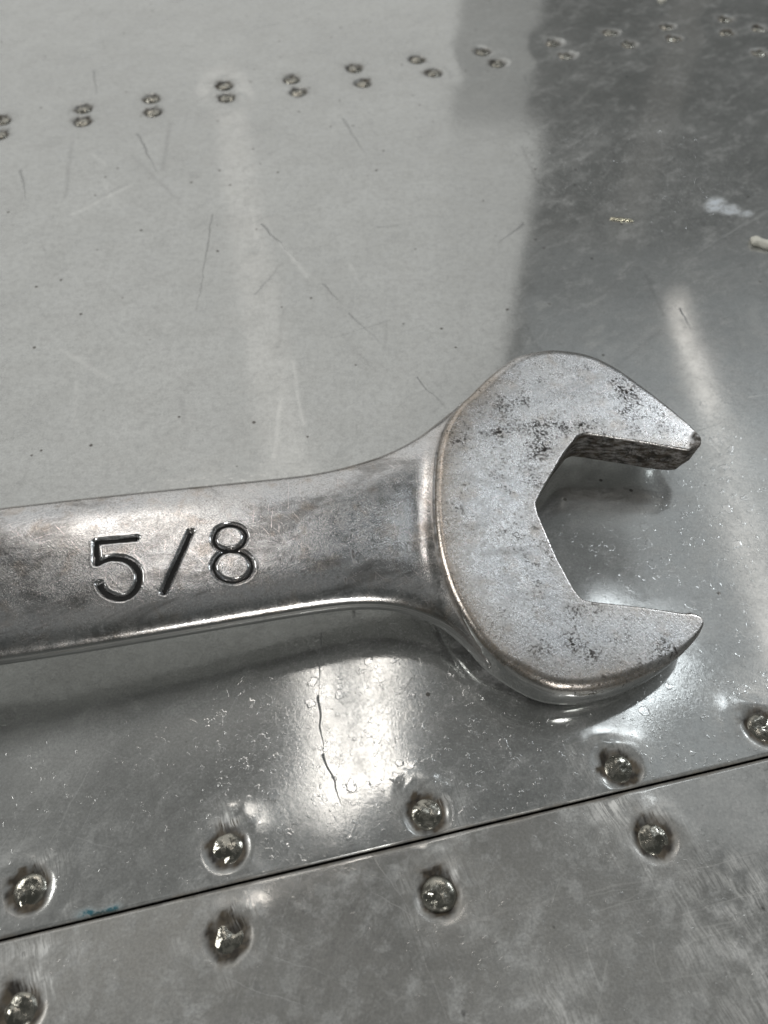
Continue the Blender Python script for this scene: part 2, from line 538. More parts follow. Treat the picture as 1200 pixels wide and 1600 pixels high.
    metal = k.math('SUBTRACT', 1.0, k.math('MULTIPLY', k.math('MAXIMUM', pit, dm), 0.8))
    a = k.bsdf(c, r, metal, n_)
    return k.out(a)


def rivet_material():
    k = NT('rivet_aluminium')
    P = k.pos()
    z = k.noise(P, 1.4, 4, 0.6)
    fine = k.noise(P, 9.0, 3)
    d = k.math('MULTIPLY', k.attr('dirt'), k.ramp(z, 0.3, 0.6, 0.7, 1.0), True)
    d = k.math('MAXIMUM', d, k.math('MULTIPLY', k.ramp(z, 0.50, 0.64), 0.85))
    c = k.mix(d, (0.40, 0.385, 0.34, 1), (0.035, 0.033, 0.024, 1))
    n_ = k.bump(z, 0.6, 0.10)
    n_ = k.bump(fine, 0.4, 0.01, n_)
    return k.out(k.bsdf(c, k.math('ADD', 0.14, k.math('MULTIPLY', d, 0.4)), k.math('SUBTRACT', 1.0, k.math('MULTIPLY', d, 0.7)), n_))


def plain(name, col, rough, noise_amt=0.4, scale=3.0):
    k = NT(name)
    P = k.pos()
    f = k.noise(P, scale, 4, 0.6)
    c = k.mix(k.math('MULTIPLY', k.ramp(f, 0.3, 0.7), noise_amt), col + (1,), tuple(x * 0.45 for x in col) + (1,))
    return k.out(k.bsdf(c, rough, 0.0, k.bump(f, 0.5, 0.03), 0.3))


# ------------------------------------------------------------------ the riveted skin
near_px = [(45, 1390), (355, 1325), (667, 1270), (968, 1200), (1192, 1135),
           (30, 1578), (357, 1465), (686, 1396), (1022, 1310)]
far_px = [(3, 187), (-3, 210), (130, 169), (128, 189), (237, 153), (239, 174), (351, 133), (354, 152), (456, 123), (466, 143),
          (554, 106), (567, 129), (652, 92), (679, 113), (754, 80), (778, 98), (864, 66), (884, 86), (954, 50), (982, 68),
          (1043, 41), (1053, 59), (1133, 29), (1135, 50), (1186, 44), (1186, 82)]
# the rows go on past the frame on both sides
near_xy = [at(*p)[:2] for p in near_px]
step_near = (near_xy[3] - near_xy[0]) / 3
near_xy += [near_xy[0] - step_near, near_xy[5] - step_near, near_xy[4] + step_near, near_xy[8] + step_near]
far_xy = [at(*p)[:2] for p in far_px]
RIV = [(p, 1.42, True) for p in near_xy] + [(p, 1.28, False) for p in far_xy]

S0, S1 = at(0, 1470)[:2], at(1200, 1183)[:2]
ud = (S1 - S0) / np.linalg.norm(S1 - S0)
vd = np.array([-ud[1], ud[0]])
SO = at(600, 1326)[:2]              # a point of the seam

# scratches: pixel ends, half width mm, strength
dk = [((408, 350), (467, 410), .30, .45), ((505, 445), (530, 470), .25, .4), ((545, 490), (600, 540), .22, .35),
      ((332, 335), (305, 500), .20, .45), ((215, 210), (247, 272), .35, .45), ((535, 185), (570, 240), .40, .35),
      ((33, 265), (40, 312), .40, .4), ((145, 110), (152, 150), .30, .4), ((650, 590), (700, 640), .14, .5),
      ((818, 350), (780, 378), .30, .5), ((1062, 482), (1080, 516), .16, .6), ((820, 120), (828, 150), .3, .5),
      ((590, 355), (640, 350), .25, .3), ((398, 460), (450, 400), .2, .25),
      ((502, 990), (497, 1090), .10, .75), ((497, 1090), (505, 1180), .17, .95), ((505, 1180), (533, 1262), .15, .95),
      ((645, 1060), (625, 1088), .08, .8), ((610, 500), (480, 540), .2, .2), ((1050, 690), (1140, 655), .10, .35),
      ((1200, 330), (1080, 400), .35, .3), ((890, 230), (960, 180), .3, .3)]
dk_near = [((580, 1335), (640, 1425), .10, .45), ((720, 1440), (1210, 1330), .22, .45), ((860, 1500), (1210, 1385), .16, .5),
           ((640, 1430), (580, 1395), .08, .4), ((700, 1600), (640, 1430), .10, .3)]
br = [((1170, 622), (1210, 614), .10, .8), ((960, 1145), (810, 1190), .08, .5), ((840, 1120), (815, 1165), .07, .6),
      ((1000, 190), (1080, 160), .4, .25), ((860, 205), (990, 210), .3, .3), ((900, 160), (1010, 60), .4, .2),
      ((640, 1095), (600, 1210), .1, .3)]
br_near = [((940, 1545), (900, 1440), .09, .6), ((1130, 1460), (1210, 1560), .12, .7), ((1100, 1350), (1145, 1385), .1, .7),
           ((1165, 1500), (1205, 1580), .09, .6), ((1080, 1400), (1130, 1440), .07, .5), ((950, 1500), (930, 1600), .08, .5),
           ((875, 1375), (860, 1425), .07, .5), ((920, 1400), (1000, 1390), .09, .4), ((1060, 1480), (1190, 1430), .08, .45)]


rs = random.Random(8)
faint = []
for _ in range(26):
    x_, y_ = rs.uniform(20, 1180), rs.uniform(190, 640)
    L_ = rs.uniform(20, 110)
    a_ = rs.choice((rs.uniform(.5, 1.2), rs.uniform(-.9, -.2), rs.uniform(1.3, 1.8)))
    faint.append((rs.random() < .45, (x_, y_), (x_ + L_ * math.cos(a_), y_ + L_ * math.sin(a_)), rs.uniform(.22, .34), rs.uniform(.2, .55)))
for _ in range(9):
    x_, y_ = rs.uniform(860, 1190), rs.uniform(1370, 1580)
    if rs.random() < .5:
        br_near.append(((x_, y_), (x_ + rs.uniform(15, 50), y_ + rs.uniform(40, 95)), rs.uniform(.05, .1), rs.uniform(.35, .8)))
    else:
        br_near.append(((x_, y_), (x_ + rs.uniform(60, 170), y_ - rs.uniform(15, 40)), rs.uniform(.06, .12), rs.uniform(.3, .6)))


def segs(L):
    return [(at(*a)[:2], at(*b)[:2], w, s) for a, b, w, s in L]


sm = at(1133, 326)[:2]
teal = at(152, 1430)[:2]
g1 = at(1050, 200)[:2]
M_FAR = sheet_material('aluminium_skin', segs(dk), segs(br),
                       [(sm[0] - 1.3, sm[1] + .9, 1.9, 3.0, 0.5, (0.70, 0.75, 0.82, 1), .95), (sm[0] + .6, sm[1] - .4, 2.6, 1.7, -0.5, (0.70, 0.75, 0.82, 1), .8),
                        (sm[0] + 2.6, sm[1] - 1.3, 1.7, 1.0, -0.5, (0.70, 0.75, 0.82, 1), .6),
                        (teal[0], teal[1] + .1, 2.3, 0.9, -0.24, (0.02, 0.13, 0.17, 1), 1.6)])
M_NEAR = sheet_material('aluminium_skin_worn', segs(dk_near), segs(br_near), [], tone=(0.61, 0.59, 0.555), rough0=0.085, etch=0.4, blotch=0.8, chalky=0.42, scuffs=(0.22, 0.30, 1), lines=0.40, cloud=0.28)
M_RIV = rivet_material()
M_STRAP = plain('seam_dirt', (0.022, 0.019, 0.016), 0.8)

wing = thing('wing_skin', 'bare riveted aluminium skin with a dark seam under the wrench', 'aluminium sheet', (0, 0, 0))


def skin(name, us, vs, mat, seed, near):
    nu, nv = len(us), len(vs)
    Ug, Vg = np.meshgrid(us, vs)
    X = SO[0] + Ug * ud[0] + Vg * vd[0]
    Y = SO[1] + Ug * ud[1] + Vg * vd[1]
    # slow buckles of the thin sheet
    Z = 0.10 * (fbm(X / 38 + 9, Y / 38, seed, 2) - .5) + 0.02 * (fbm(X / 9, Y / 9, seed + 5, 2) - .5)
    G = np.zeros_like(X)
    RB = np.zeros_like(X)
    rnd = random.Random(seed)
    for (p, R, big) in RIV:
        dx, dy = X - p[0], Y - p[1]
        r = np.hypot(dx, dy)
        m = r < 14
        if not m.any():
            continue
        sd = int(abs(p[0] * 31 + p[1] * 17)) + 3
        rr = random.Random(sd)
        th = np.arctan2(dy[m], dx[m])
        rm = r[m]
        lob = 1 + 0.18 * np.sin(th * 2 + rr.random() * 6) + 0.12 * np.sin(th * 3 + rr.random() * 6)
        dep = rr.uniform(.7, 1.2)
        z = (rr.choice((-.22, .08, .12, .15)) if big else -.10) * dep * np.exp(-(rm / (4.4 * lob)) ** 2) - 0.42 * np.exp(-(rm / (R * 1.16)) ** 6)
        a2_ = rr.uniform(.7, 2.0)
        upm = .35 + (1.5 if big else .4) * np.clip(np.cos(th - a2_), 0, 1) ** 1.5
        z += 0.055 * upm * np.exp(-((rm - R * 1.7 * lob) / .85) ** 2) * (0.4 + 1.2 * fbm(th * 2.2 + 10, rm * .9, sd, 3))
        # knocks beside the rivet
        for q in range(2):
            a = rr.random() * 6.283
            cx, cy = math.cos(a) * R * 1.7, math.sin(a) * R * 1.7
            z -= rr.uniform(.0, .05) * np.exp(-(np.hypot(dx[m] - cx, dy[m] - cy) / .9) ** 2)
        Z[m] += z
        n1 = fbm(th * 1.3 + 20, rm * .7, sd, 3)
        n2 = fbm(X[m] * 1.6, Y[m] * 1.6, sd + 9, 3)
        e = np.maximum(rm - R * 0.95, 0)
        wd = 0.36 + 0.95 * np.clip(n1 - .35, 0, 1)
        g = np.exp(-(e / wd) ** 2) * (0.55 + .9 * n2)
        a0 = rr.uniform(1.2, 2.8)
        side = np.clip(np.cos(th - a0), 0, 1) ** 2
        g += side * np.exp(-(e / 1.15) ** 2) * sstep(.42, .62, n2) * (.9 if big else .75)
        g += .22 * np.exp(-(e / 1.7) ** 2) * n2
        a1_ = rr.uniform(.5, 1.7)
        if big:
            q_ = np.hypot((dx[m] - math.cos(a1_) * R * 1.55) / 1.15, (dy[m] - math.sin(a1_) * R * 1.55) / 1.0)
            RB[m] = np.maximum(RB[m], rr.uniform(.6, 1.2) * np.exp(-q_ ** 2) * sstep(.25, .55, n2))
            RB[m] = np.maximum(RB[m], .30 * np.exp(-((rm - R * 2.2 * lob) / 1.0) ** 2) * sstep(.45, .6, n1))
        G[m] = np.maximum(G[m], np.clip(g * (1 if big else .85), 0, 1))
    # seam edge: turned down a little, dirt creeping out of it
    d = np.abs(Vg)
    Z -= 0.12 * np.exp(-(np.maximum(d - .11, 0) / .12) ** 2)
    cr = fbm(Ug * .35, Vg * 0, seed + 3, 3)
    G = np.maximum(G, np.clip(np.exp(-(np.maximum(d - .1, 0) / (.13 + .6 * np.clip(cr - .45, 0, 1))) ** 2) * .85, 0, 1))
    # etched patches
    E = .35 * np.exp(-(np.maximum(Vg, 0) / 40) ** 4)
    for (px, py, rad) in ([(610, 1130, 13), (1150, 800, 13), (1000, 260, 20), (430, 1180, 9), (1150, 1150, 10)] if not near else [(1000, 1400, 10), (800, 1500, 9), (1100, 1500, 10), (150, 1500, 5)]):
        c = at(px, py)[:2]
        E = np.maximum(E, np.exp(-(np.hypot(X - c[0], Y - c[1]) / rad) ** 4))
    for (px, py, rad, s_) in ([] if not near else [(1110, 1440, 5, .45), (1170, 1570, 4.5, .45), (1160, 1380, 3, .6), (880, 1570, 3, .5), (960, 1255, 2.4, .9), (1000, 1330, 3, .5), (60, 1510, 3, .8)]):
        c = at(px, py)[:2]
        RB = np.maximum(RB, s_ * np.exp(-(np.hypot(X - c[0], Y - c[1]) / rad) ** 2) * (G < .3) * sstep(.3, .6, fbm(X * .8, Y * .8, 91, 3)))
    DL = np.zeros_like(X)
    for (px, py, rad, s_) in ([(1130, 720, 8, .5), (955, 770, 5.5, .75), (300, 1080, 7, .35), (100, 1090, 7, .5)] if not near else [(900, 1500, 12, .4), (200, 1450, 8, .4)]):
        c = at(px, py)[:2]
        DL = np.maximum(DL, s_ * np.exp(-(np.hypot(X - c[0], Y - c[1]) / rad) ** 4))
    FS = np.zeros_like(X)
    if not near:
        fl_ = FS.ravel()
        XY = np.c_[X.ravel(), Y.ravel()]
        wx = XY + .5 * np.c_[fbm(XY[:, 0] * .3, XY[:, 1] * .3, 5, 2) - .5, fbm(XY[:, 0] * .3, XY[:, 1] * .3, 6, 2) - .5]
        for dark_, a_, b_, w_, s_ in faint:
            A_, B_ = at(*a_)[:2], at(*b_)[:2]
            mn, mx = np.minimum(A_, B_) - 2, np.maximum(A_, B_) + 2
            q_ = np.where((XY > mn).all(1) & (XY < mx).all(1))[0]
            m_ = s_ * np.exp(-(seg_dist(wx[q_], np.array([A_, B_])) / w_) ** 2)
            fl_[q_] += m_ if dark_ else -m_
    return grid_obj(name, np.c_[X.ravel(), Y.ravel(), Z.ravel()], nu, nv, mat, wing, {'grime': G.ravel(), 'etch': E.ravel(), 'rub': RB.ravel(), 'dull': DL.ravel(), 'faint': FS.ravel()})


def spaced(parts):
    out = []
    for a, b, s in parts:
        out.append(np.arange(a, b, s))
    return np.unique(np.round(np.concatenate(out), 4))


us = np.r_[np.linspace(-420, -132, 14), spaced([(-130, -52, .8), (-52, 52, .24), (52, 130.1, .8)]), np.linspace(132, 420, 14)]
vs_far = np.r_[spaced([(.10, .9, .06), (.9, 70, .24), (70, 105, .5), (105, 178, .42)]), np.linspace(180, 700, 30)]
vs_near = -np.r_[spaced([(.10, .9, .06), (.9, 28, .22), (28, 40, .6)]), np.linspace(41, 300, 20)][::-1]
skin('skin_panel', us, vs_far, M_FAR, 11, False)
skin('skin_panel', us, vs_near, M_NEAR, 23, True)
# strap under the seam that closes the gap
bm_v = []
for (u, v, z) in [(-420, -4, -.42), (420, -4, -.42), (420, 4, -.42), (-420, 4, -.42), (-420, -4, -1.2), (420, -4, -1.2), (420, 4, -1.2), (-420, 4, -1.2)]:
    q = SO + u * ud + v * vd
    bm_v.append((q[0], q[1], z - .4))
mesh_obj('splice_strap', bm_v, [(0, 1, 2, 3), (7, 6, 5, 4), (0, 4, 5, 1), (1, 5, 6, 2), (2, 6, 7, 3), (3, 7, 4, 0)], M_STRAP, wing, False)


def rivet_mesh(R, seed):
    rr = random.Random(seed)
    nr, na = 14, 40
    V, D = [(0, 0, 0)], [0]
    ph = [rr.random() * 6.28 for _ in range(6)]
    fold = rr.random() * 3.14
    for i in range(1, nr + 1):
        t = i / nr
        for j in range(na):
            a = j / na * 2 * math.pi
            rad = R * t * (1 + .04 * math.sin(2 * a + ph[0]) + .03 * math.sin(3 * a + ph[1]))
            x, y = rad * math.cos(a), rad * math.sin(a)
            V.append((x, y, 0))
            D.append(float(sstep(.70, .95, np.array(t)) * (0.65 + .35 * math.sin(a * 2 + ph[2]))))
    V = np.array(V, float)
    tt = np.hypot(V[:, 0], V[:, 1]) / R
    z = 0.50 * np.sqrt(np.clip(1 - (tt * .985) ** 2.3, 0, 1))
    # hammered facets on the head
    xr = V[:, 0] * math.cos(fold) + V[:, 1] * math.sin(fold)
    yr = -V[:, 0] * math.sin(fold) + V[:, 1] * math.cos(fold)
    cen = [(rr.uniform(-.8, .8) * R, rr.uniform(-.8, .8) * R, rr.uniform(-.55, .55), rr.uniform(-.55, .55)) for _ in range(7)]
    dd = np.array([np.hypot(V[:, 0] - c_[0], V[:, 1] - c_[1]) for c_ in cen])
    wgt = np.exp(-(dd / (.40 * R)) ** 2)
    wgt /= wgt.sum(0) + 1e-9
    tiltz = np.array([(V[:, 0] - c_[0]) * c_[2] + (V[:, 1] - c_[1]) * c_[3] for c_ in cen])
    z += .62 * (wgt * tiltz).sum(0) * (1 - tt ** 4).clip(0)
    z += .10 * (fbm(V[:, 0] * 1.6 + seed * 3, V[:, 1] * 1.6, seed, 2) - .5)
    V[:, 2] = z - .48
    F_ = [(0, 1 + j, 1 + (j + 1) % na) for j in range(na)]
    for i in range(nr - 1):
        for j in range(na):
            a, b = 1 + i * na + j, 1 + i * na + (j + 1) % na
            F_.append((a, a + na, b + na, b))
    # skirt down into the skin
    base = len(V)
    ring = V[-na:].copy()
    ring[:, 2] -= .6
    V = np.vstack([V, ring])
    D += [1.0] * na
    for j in range(na):
        a, b = base - na + j, base - na + (j + 1) % na
        F_.append((a, base + j, base + (j + 1) % na, b))
    return V, F_, D


rv = []
for s in range(7):
    V, F_, D = rivet_mesh(1.5, s + 1)
    o = mesh_obj('rivet', V, F_, M_RIV, None, True, {'dirt': D})
    rv.append(o)
rrnd = random.Random(5)
for i, (p, R, big) in enumerate(RIV):
    o = rv[i] if i < len(rv) else rv[i % len(rv)].copy()
    if i >= len(rv):
        COL.objects.link(o)
    o.parent = wing
    s = R / 1.5
    o.location = (p[0] * MM, p[1] * MM, -0.06 * MM)
    o.scale = (s, s, s)
    o.rotation_euler = (0, 0, rrnd.random() * 6.28)

# ------------------------------------------------------------------ the wrench
T = 4.3                               # jaw thickness
a0, a1 = at(0, 915, 8)[:2], at(660, 830, 6)[:2]
axd = (a1 - a0) / np.linalg.norm(a1 - a0)
TILT = math.radians(4.8)
ex = np.array([axd[0] * math.cos(TILT), axd[1] * math.cos(TILT), -math.sin(TILT)])
ROLL = math.radians(6.0)
ey0 = np.array([-axd[1], axd[0], 0])
ey = ey0 * math.cos(ROLL) + np.cross(ex, ey0) * math.sin(ROLL)
ez = np.cross(ex, ey)
O = at(880, 820, 6.45)


def loc(px, py, zl=0.0):
    """wrench-frame x, y of the point at level zl of the wrench that the photo shows at px, py"""
    d = ray(px, py)
    q = O + ez * zl
    t = ((q - CAMP) @ ez) / (d @ ez)
    w = CAMP + d * t - q
    return np.array([w @ ex, w @ ey])


def toworld(L):
    L = np.asarray(L, float)
    return O + L[:, :1] * ex + L[:, 1:2] * ey + L[:, 2:3] * ez


WB = np.array([O[0], O[1], 0.0])
wrench = thing('wrench', 'worn silver open end wrench stamped 5/8 lying on the riveted sheet', 'wrench', tuple(WB * MM))
M_HEAD = wrench_material('worn_chrome_jaw', 1.0, 1.16, 0.20, 0.5, 4.8, 0.85, 0.8)
M_SHANK = wrench_material('worn_chrome_shank', 0.25, 0.86, 0.13, 1.15, 6.5, 0.6, 0.45)
M_INK = plain('stamp_dirt', (0.014, 0.013, 0.012), 0.6)

outer_px = [(1081, 706), (1089, 703), (1092, 697), (1091, 688), (1084, 679), (1070, 664), (1040, 636), (1000, 602), (960, 574), (920, 555.5), (880, 548), (850, 547.5), (810, 556), (780, 574),
            (750, 599), (722, 629), (698, 663), (684, 700), (678, 745), (677, 800), (683, 860), (698, 915), (720, 962),
            (750, 1007), (785, 1042), (820, 1066), (860, 1083), (900, 1087), (940, 1083), (980, 1073), (1025, 1052), (1060, 1027),
            (1083, 1003), (1094, 984), (1095, 973), (1088, 965), (1070, 958)]
inner_px = [(1070, 958), (1000, 948), (925, 940), (909, 936), (897, 922), (870, 872), (840, 802), (837, 787), (846, 768), (880, 710), (902, 682), (912, 678), (922, 679), (1000, 691), (1081, 706)]
OUT = resample(catmull([loc(x, y, -.7) for x, y in outer_px], 8), .34)
INN = resample(np.array([loc(x, y, -.1) for x, y in inner_px]), .30)
ol = np.vstack([OUT[:-1], INN[:-1]])
n_out = len(OUT) - 1
area2 = np.sum(ol[:, 0] * np.roll(ol[:, 1], -1) - np.roll(ol[:, 0], -1) * ol[:, 1])
tan = np.roll(ol, -1, 0) - np.roll(ol, 1, 0)
tan /= np.linalg.norm(tan, axis=1)[:, None]
nin = np.c_[-tan[:, 1], tan[:, 0]] * (1 if area2 > 0 else -1)
idx = np.arange(len(ol))
# fillet radius: broad on the outside, nearly sharp in the mouth, small at the tips
rad = np.where(idx < n_out, 1.25, .20)
for _ in range(14):
    rad = (np.roll(rad, 1) + rad * 2 + np.roll(rad, -1)) / 4
rad = np.where((idx < n_out) & (seg_dist(ol, np.array([loc(x, y, -.7) for x, y in outer_px[15:25]])) < .3), .75, rad)
for _ in range(10):
    rad = np.where(idx < n_out, (np.roll(rad, 1) + rad * 2 + np.roll(rad, -1)) / 4, rad)
tipd = np.minimum(np.linalg.norm(ol - loc(1090, 693, -.7), axis=1), np.linalg.norm(ol - loc(1094, 976, -.7), axis=1))
rad = np.minimum(rad, .22 + .11 * tipd)
rad = np.where(idx >= n_out, np.minimum(rad, .25), rad)
def tip_lift(xy):
    return 2.3 * np.exp(-(np.linalg.norm(xy - loc(1096, 690, -.7), axis=-1) / 2.3) ** 2)


rings = []
K = 7
for j in range(K):                     # bottom fillet
    a = (1 - j / (K - 1)) * math.pi / 2
    rb = rad * .9
    rings.append((rb * (1 - math.cos(a)), -T + rb * (1 - math.sin(a))))
for f in (.35, .65):
    rings.append((rad * 0 - .05 * (rad > .6), -T + (T * f) + rad * 0))
for j in range(K):
    a = j / (K - 1) * math.pi / 2
    rings.append((rad * (1 - math.cos(a)), -rad * (1 - math.sin(a))))
rings.append((rad + .12, rad * 0))
n = len(ol)
VL, FL = [], []
for ins, z in rings:
    p = ol + nin * np.asarray(ins)[:, None]
    z = np.broadcast_to(z, n)
    VL.append(np.c_[p, z + tip_lift(p) * np.clip(-z / T, 0, 1) ** 1.5])
nr = len(rings)
flip = area2 < 0
for i in range(nr - 1):
    for j in range(n):
        q = (i * n + j, i * n + (j + 1) % n, (i + 1) * n + (j + 1) % n, (i + 1) * n + j)
        FL.append(q[::-1] if flip else q)
VL = np.vstack(VL)


def inside(P, poly):
    c = np.zeros(len(P), bool)
    x, y = P[:, 0], P[:, 1]
    for a, b in zip(poly, np.roll(poly, -1, 0)):
        cond = (a[1] > y) != (b[1] > y)
        c ^= cond & (x < (b[0] - a[0]) * (y - a[1]) / (b[1] - a[1] + 1e-12) + a[0])
    return c


def cap(base_ring, z, top):
    global VL, FL
    b = VL[base_ring * n:(base_ring + 1) * n, :2]
    mn, mx = b.min(0), b.max(0)
    gx, gy = np.meshgrid(np.arange(mn[0], mx[0], .55), np.arange(mn[1], mx[1], .55))
    g = np.c_[gx.ravel(), gy.ravel()] + np.random.default_rng(3).uniform(-.08, .08, (gx.size, 2))
    g = g[inside(g, b)]
    g = g[seg_dist(g, np.vstack([b, b[:1]])) > .35]
    allp = np.vstack([b, g])
    vv, ee, ff, ov, oe, of = delaunay_2d_cdt([Vector(p) for p in allp], [(i, (i + 1) % n) for i in range(n)], [], 1, 1e-9)
    vmap = {}
    for i, src in enumerate(ov):
        s = src[0] if src else None
        if s is None:
            VL = np.vstack([VL, [[vv[i].x, vv[i].y, z + (0 if top else tip_lift(np.array([vv[i].x, vv[i].y])))]]])
            vmap[i] = len(VL) - 1
        elif s < n:
            vmap[i] = base_ring * n + s
        else:
            VL = np.vstack([VL, [[allp[s][0], allp[s][1], z + (0 if top else tip_lift(allp[s]))]]])
            vmap[i] = len(VL) - 1
    for f in ff:
        t = [vmap[i] for i in f]
        p = VL[t]
        ccw = (p[1][0] - p[0][0]) * (p[2][1] - p[0][1]) - (p[1][1] - p[0][1]) * (p[2][0] - p[0][0]) > 0
        FL.append(t if ccw == top else t[::-1])


cap(nr - 1, 0.0, True)
cap(0, -T, False)
dout = seg_dist(VL[:, :2], OUT)
dinn = seg_dist(VL[:, :2], INN)
arc = np.array([loc(x, y, -.5) for x, y in outer_px[14:30]])
tarn = .95 * np.exp(-(seg_dist(VL[:, :2], arc) / 2.6) ** 2) + .45 * np.exp(-(dout / .8) ** 2) + .45 * np.exp(-(dinn / 1.6) ** 2)
up = VL[:, 1] > loc(880, 800)[1]
dirt = np.where((dinn < .12) & (VL[:, 2] < -.16), np.where(up, 1.0, .75), 0)
tipq = np.linalg.norm(VL[:, :2] - loc(1086, 697, -.7), axis=1)
tipn = np.linalg.norm(VL[:, :2] - loc(1094, 696, -.7), axis=1) + .7 * (fbm(VL[:, 0] * 2.2, VL[:, 1] * 2.2, 61, 2) - .5)
dirt = np.maximum(dirt, np.where(((VL[:, 2] < -.08) & (tipq < 1.9)) | (tipn < 1.5), 1.0, 0))
pitc = np.zeros(len(VL))
for (px, py, r_, s) in [(975, 615, 4, 1.), (790, 660, 4.5, .9), (840, 690, 4.0, 1.0), (900, 1010, 4, .7), (870, 900, 2.5, .8), (1040, 1010, 3, .8), (870, 1060, 2, .7), (1060, 670, 2, .4)]:
    pitc = np.maximum(pitc, s * np.exp(-(np.linalg.norm(VL[:, :2] - loc(px, py), axis=1) / r_) ** 2))
pitc = np.maximum(pitc, .55 * np.exp(-((dinn - .8) / 1.8) ** 2))
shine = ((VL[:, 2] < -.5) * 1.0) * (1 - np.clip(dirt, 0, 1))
mesh_obj('open_jaw', toworld(VL) , FL, M_HEAD, wrench, True, {'tarnish': np.clip(tarn, 0, 1), 'dirt': dirt, 'pit': pitc, 'shine': shine}, WB)

# shank -----------------------------------------------------------------
ZS, TS = -.7, 3.6                     # top level and thickness of the shank
far_edge = [(-60, 797), (0, 789.5), (100, 778), (200, 767), (300, 757), (400, 747), (480, 738), (540, 726), (600, 707), (650, 682), (690, 652), (722, 624)]
near_edge = [(-60, 1048), (0, 1041), (100, 1026), (200, 1010), (300, 993), (400, 976), (500, 960), (560, 954), (610, 956), (650, 966), (690, 984), (724, 1011), (760, 1048)]
FE = np.array([loc(x, y, -1.7) for x, y in far_edge])
NE = np.array([loc(x, y, -3.0) for x, y in near_edge])
# the shank carries on, nearly parallel, past the left of the picture
LX = -118.0


def extend(E, slope):
    return np.vstack([[[LX - 5, E[0, 1] + slope * (LX - 5 - E[0, 0])]], E])


FE = extend(FE, -0.012)
NE = extend(NE, 0.012)
FE = np.vstack([FE[:1], catmull(FE[1:], 10)])
NE = np.vstack([NE[:1], catmull(NE[1:], 10)])
fx_end, nx_end = FE[-1, 0] + .9, NE[-1, 0] + .9
x_mid = loc(420, 860, -1)[0]
xs0 = np.r_[np.linspace(LX, loc(-40, 900)[0], 12)[:-1], np.arange(loc(-40, 900)[0], x_mid, .135)]
rows = [(x, x, 0.0) for x in xs0]
nt = 150
for i in range(1, nt + 1):
    t = i / nt
    rows.append((x_mid + (fx_end - x_mid) * t, x_mid + (nx_end - x_mid) * t, t))
tops = np.r_[np.linspace(-.93, .93, 130)]
ang = np.linspace(0, 1, 12)[1:]
NEXP = 2.7


def prof(s):
    return (1 - np.abs(s) ** NEXP) ** (1 / NEXP)


sp_ = [(s, prof(s)) for s in tops]
z_edge = prof(.93)
for q in np.linspace(z_edge, -z_edge, 15)[1:-1]:
    sp_.append((prof(q), q))
for s in np.linspace(.93, -.93, 24):
    sp_.append((s, -prof(s)))
for q in np.linspace(-z_edge, z_edge, 15)[1:-1]:
    sp_.append((-prof(q), q))
sp_ = np.array(sp_)
m = len(sp_)
V = []
bow_end = loc(674, 820, -.5)[0] + 1.6 - (fx_end + nx_end) / 2
for (xf, xn, t) in rows:
    yf = np.interp(xf, FE[:, 0], FE[:, 1])
    yn = np.interp(xn, NE[:, 0], NE[:, 1])
    s = sp_[:, 0]
    w = (s + 1) / 2                    # 0 at the near edge, 1 at the far edge
    x = xn + (xf - xn) * w + bow_end * (t ** 1.3) * (1 - s * s)
    y = yn + (yf - yn) * w
    z = ZS - TS / 2 + TS / 2 * sp_[:, 1]
    # hidden underside sloped towards the far edge to brighten its reflection in the sheet
    z = z + np.where(sp_[:, 1] < 0, -sp_[:, 1] * .135 * (y - yn), 0)
    V.append(np.c_[x, y, z])
V = np.vstack(V)
topm = np.tile(sp_[:, 1] > .0, len(rows))
din = seg_dist(V[:, :2], OUT)
ins = inside(V[:, :2], ol)
topface = np.tile(sp_[:, 1] > .55, len(rows))
lift = .40 * np.exp(-(din / .85) ** 1.5)
V[:, 2] += np.where(topface & ~ins, lift, 0) + np.where(topface & ins, .35, 0)
V[:, 2] = np.where(ins, np.minimum(V[:, 2], -.35), V[:, 2])

# stamped characters
five = [(212, 841), (150, 846.5), (151.5, 880)]
five2 = catmull([(151.5, 880), (170, 872.5), (192, 873), (209, 882), (217, 898), (213, 918), (199, 931), (180, 933), (163, 925), (155, 912)], 6)
slash = [(298, 831), (256, 924)]
e_up = catmull([(358, 820), (377, 825), (384, 839), (377, 853), (361, 859), (343, 857), (334, 845), (340, 827)], 6, True)
e_lo = catmull([(361, 860), (384, 866), (394, 884), (386, 901), (365, 908), (344, 903), (333, 886), (342, 867)], 6, True)
e_up = np.vstack([e_up, e_up[:1]])
e_lo = np.vstack([e_lo, e_lo[:1]])


def L2(pts):
    return np.array([loc(x, y, ZS - .03) for x, y in pts])


strokes = [(L2(five), .285), (L2(five2), .285), (L2(slash), .29), (L2(e_up), .225), (L2(e_lo), .225)]
groove = np.zeros(len(V))
rim = np.zeros(len(V))
cand = np.where(topface & (V[:, 0] > loc(120, 870)[0]) & (V[:, 0] < loc(430, 870)[0]))[0]
for poly, hw in strokes:
    d = seg_dist(V[cand, :2], poly)
    groove[cand] = np.maximum(groove[cand], 1 - sstep(hw - .10, hw + .055, d + .05 * (fbm(V[cand, 0] * 2.5, V[cand, 1] * 2.5, 77, 3) - .5)))
    rim[cand] = np.maximum(rim[cand], np.exp(-((d - hw - .14) / .10) ** 2))
V[:, 2] += -.42 * groove + .014 * rim * (1 - groove)
F_ = []
for i in range(len(rows) - 1):
    for j in range(m):
        a, b = i * m + j, i * m + (j + 1) % m
        F_.append((a, b, b + m, a + m))
F_.append(tuple(range(m))[::-1])
F_.append(tuple((len(rows) - 1) * m + j for j in range(m)))
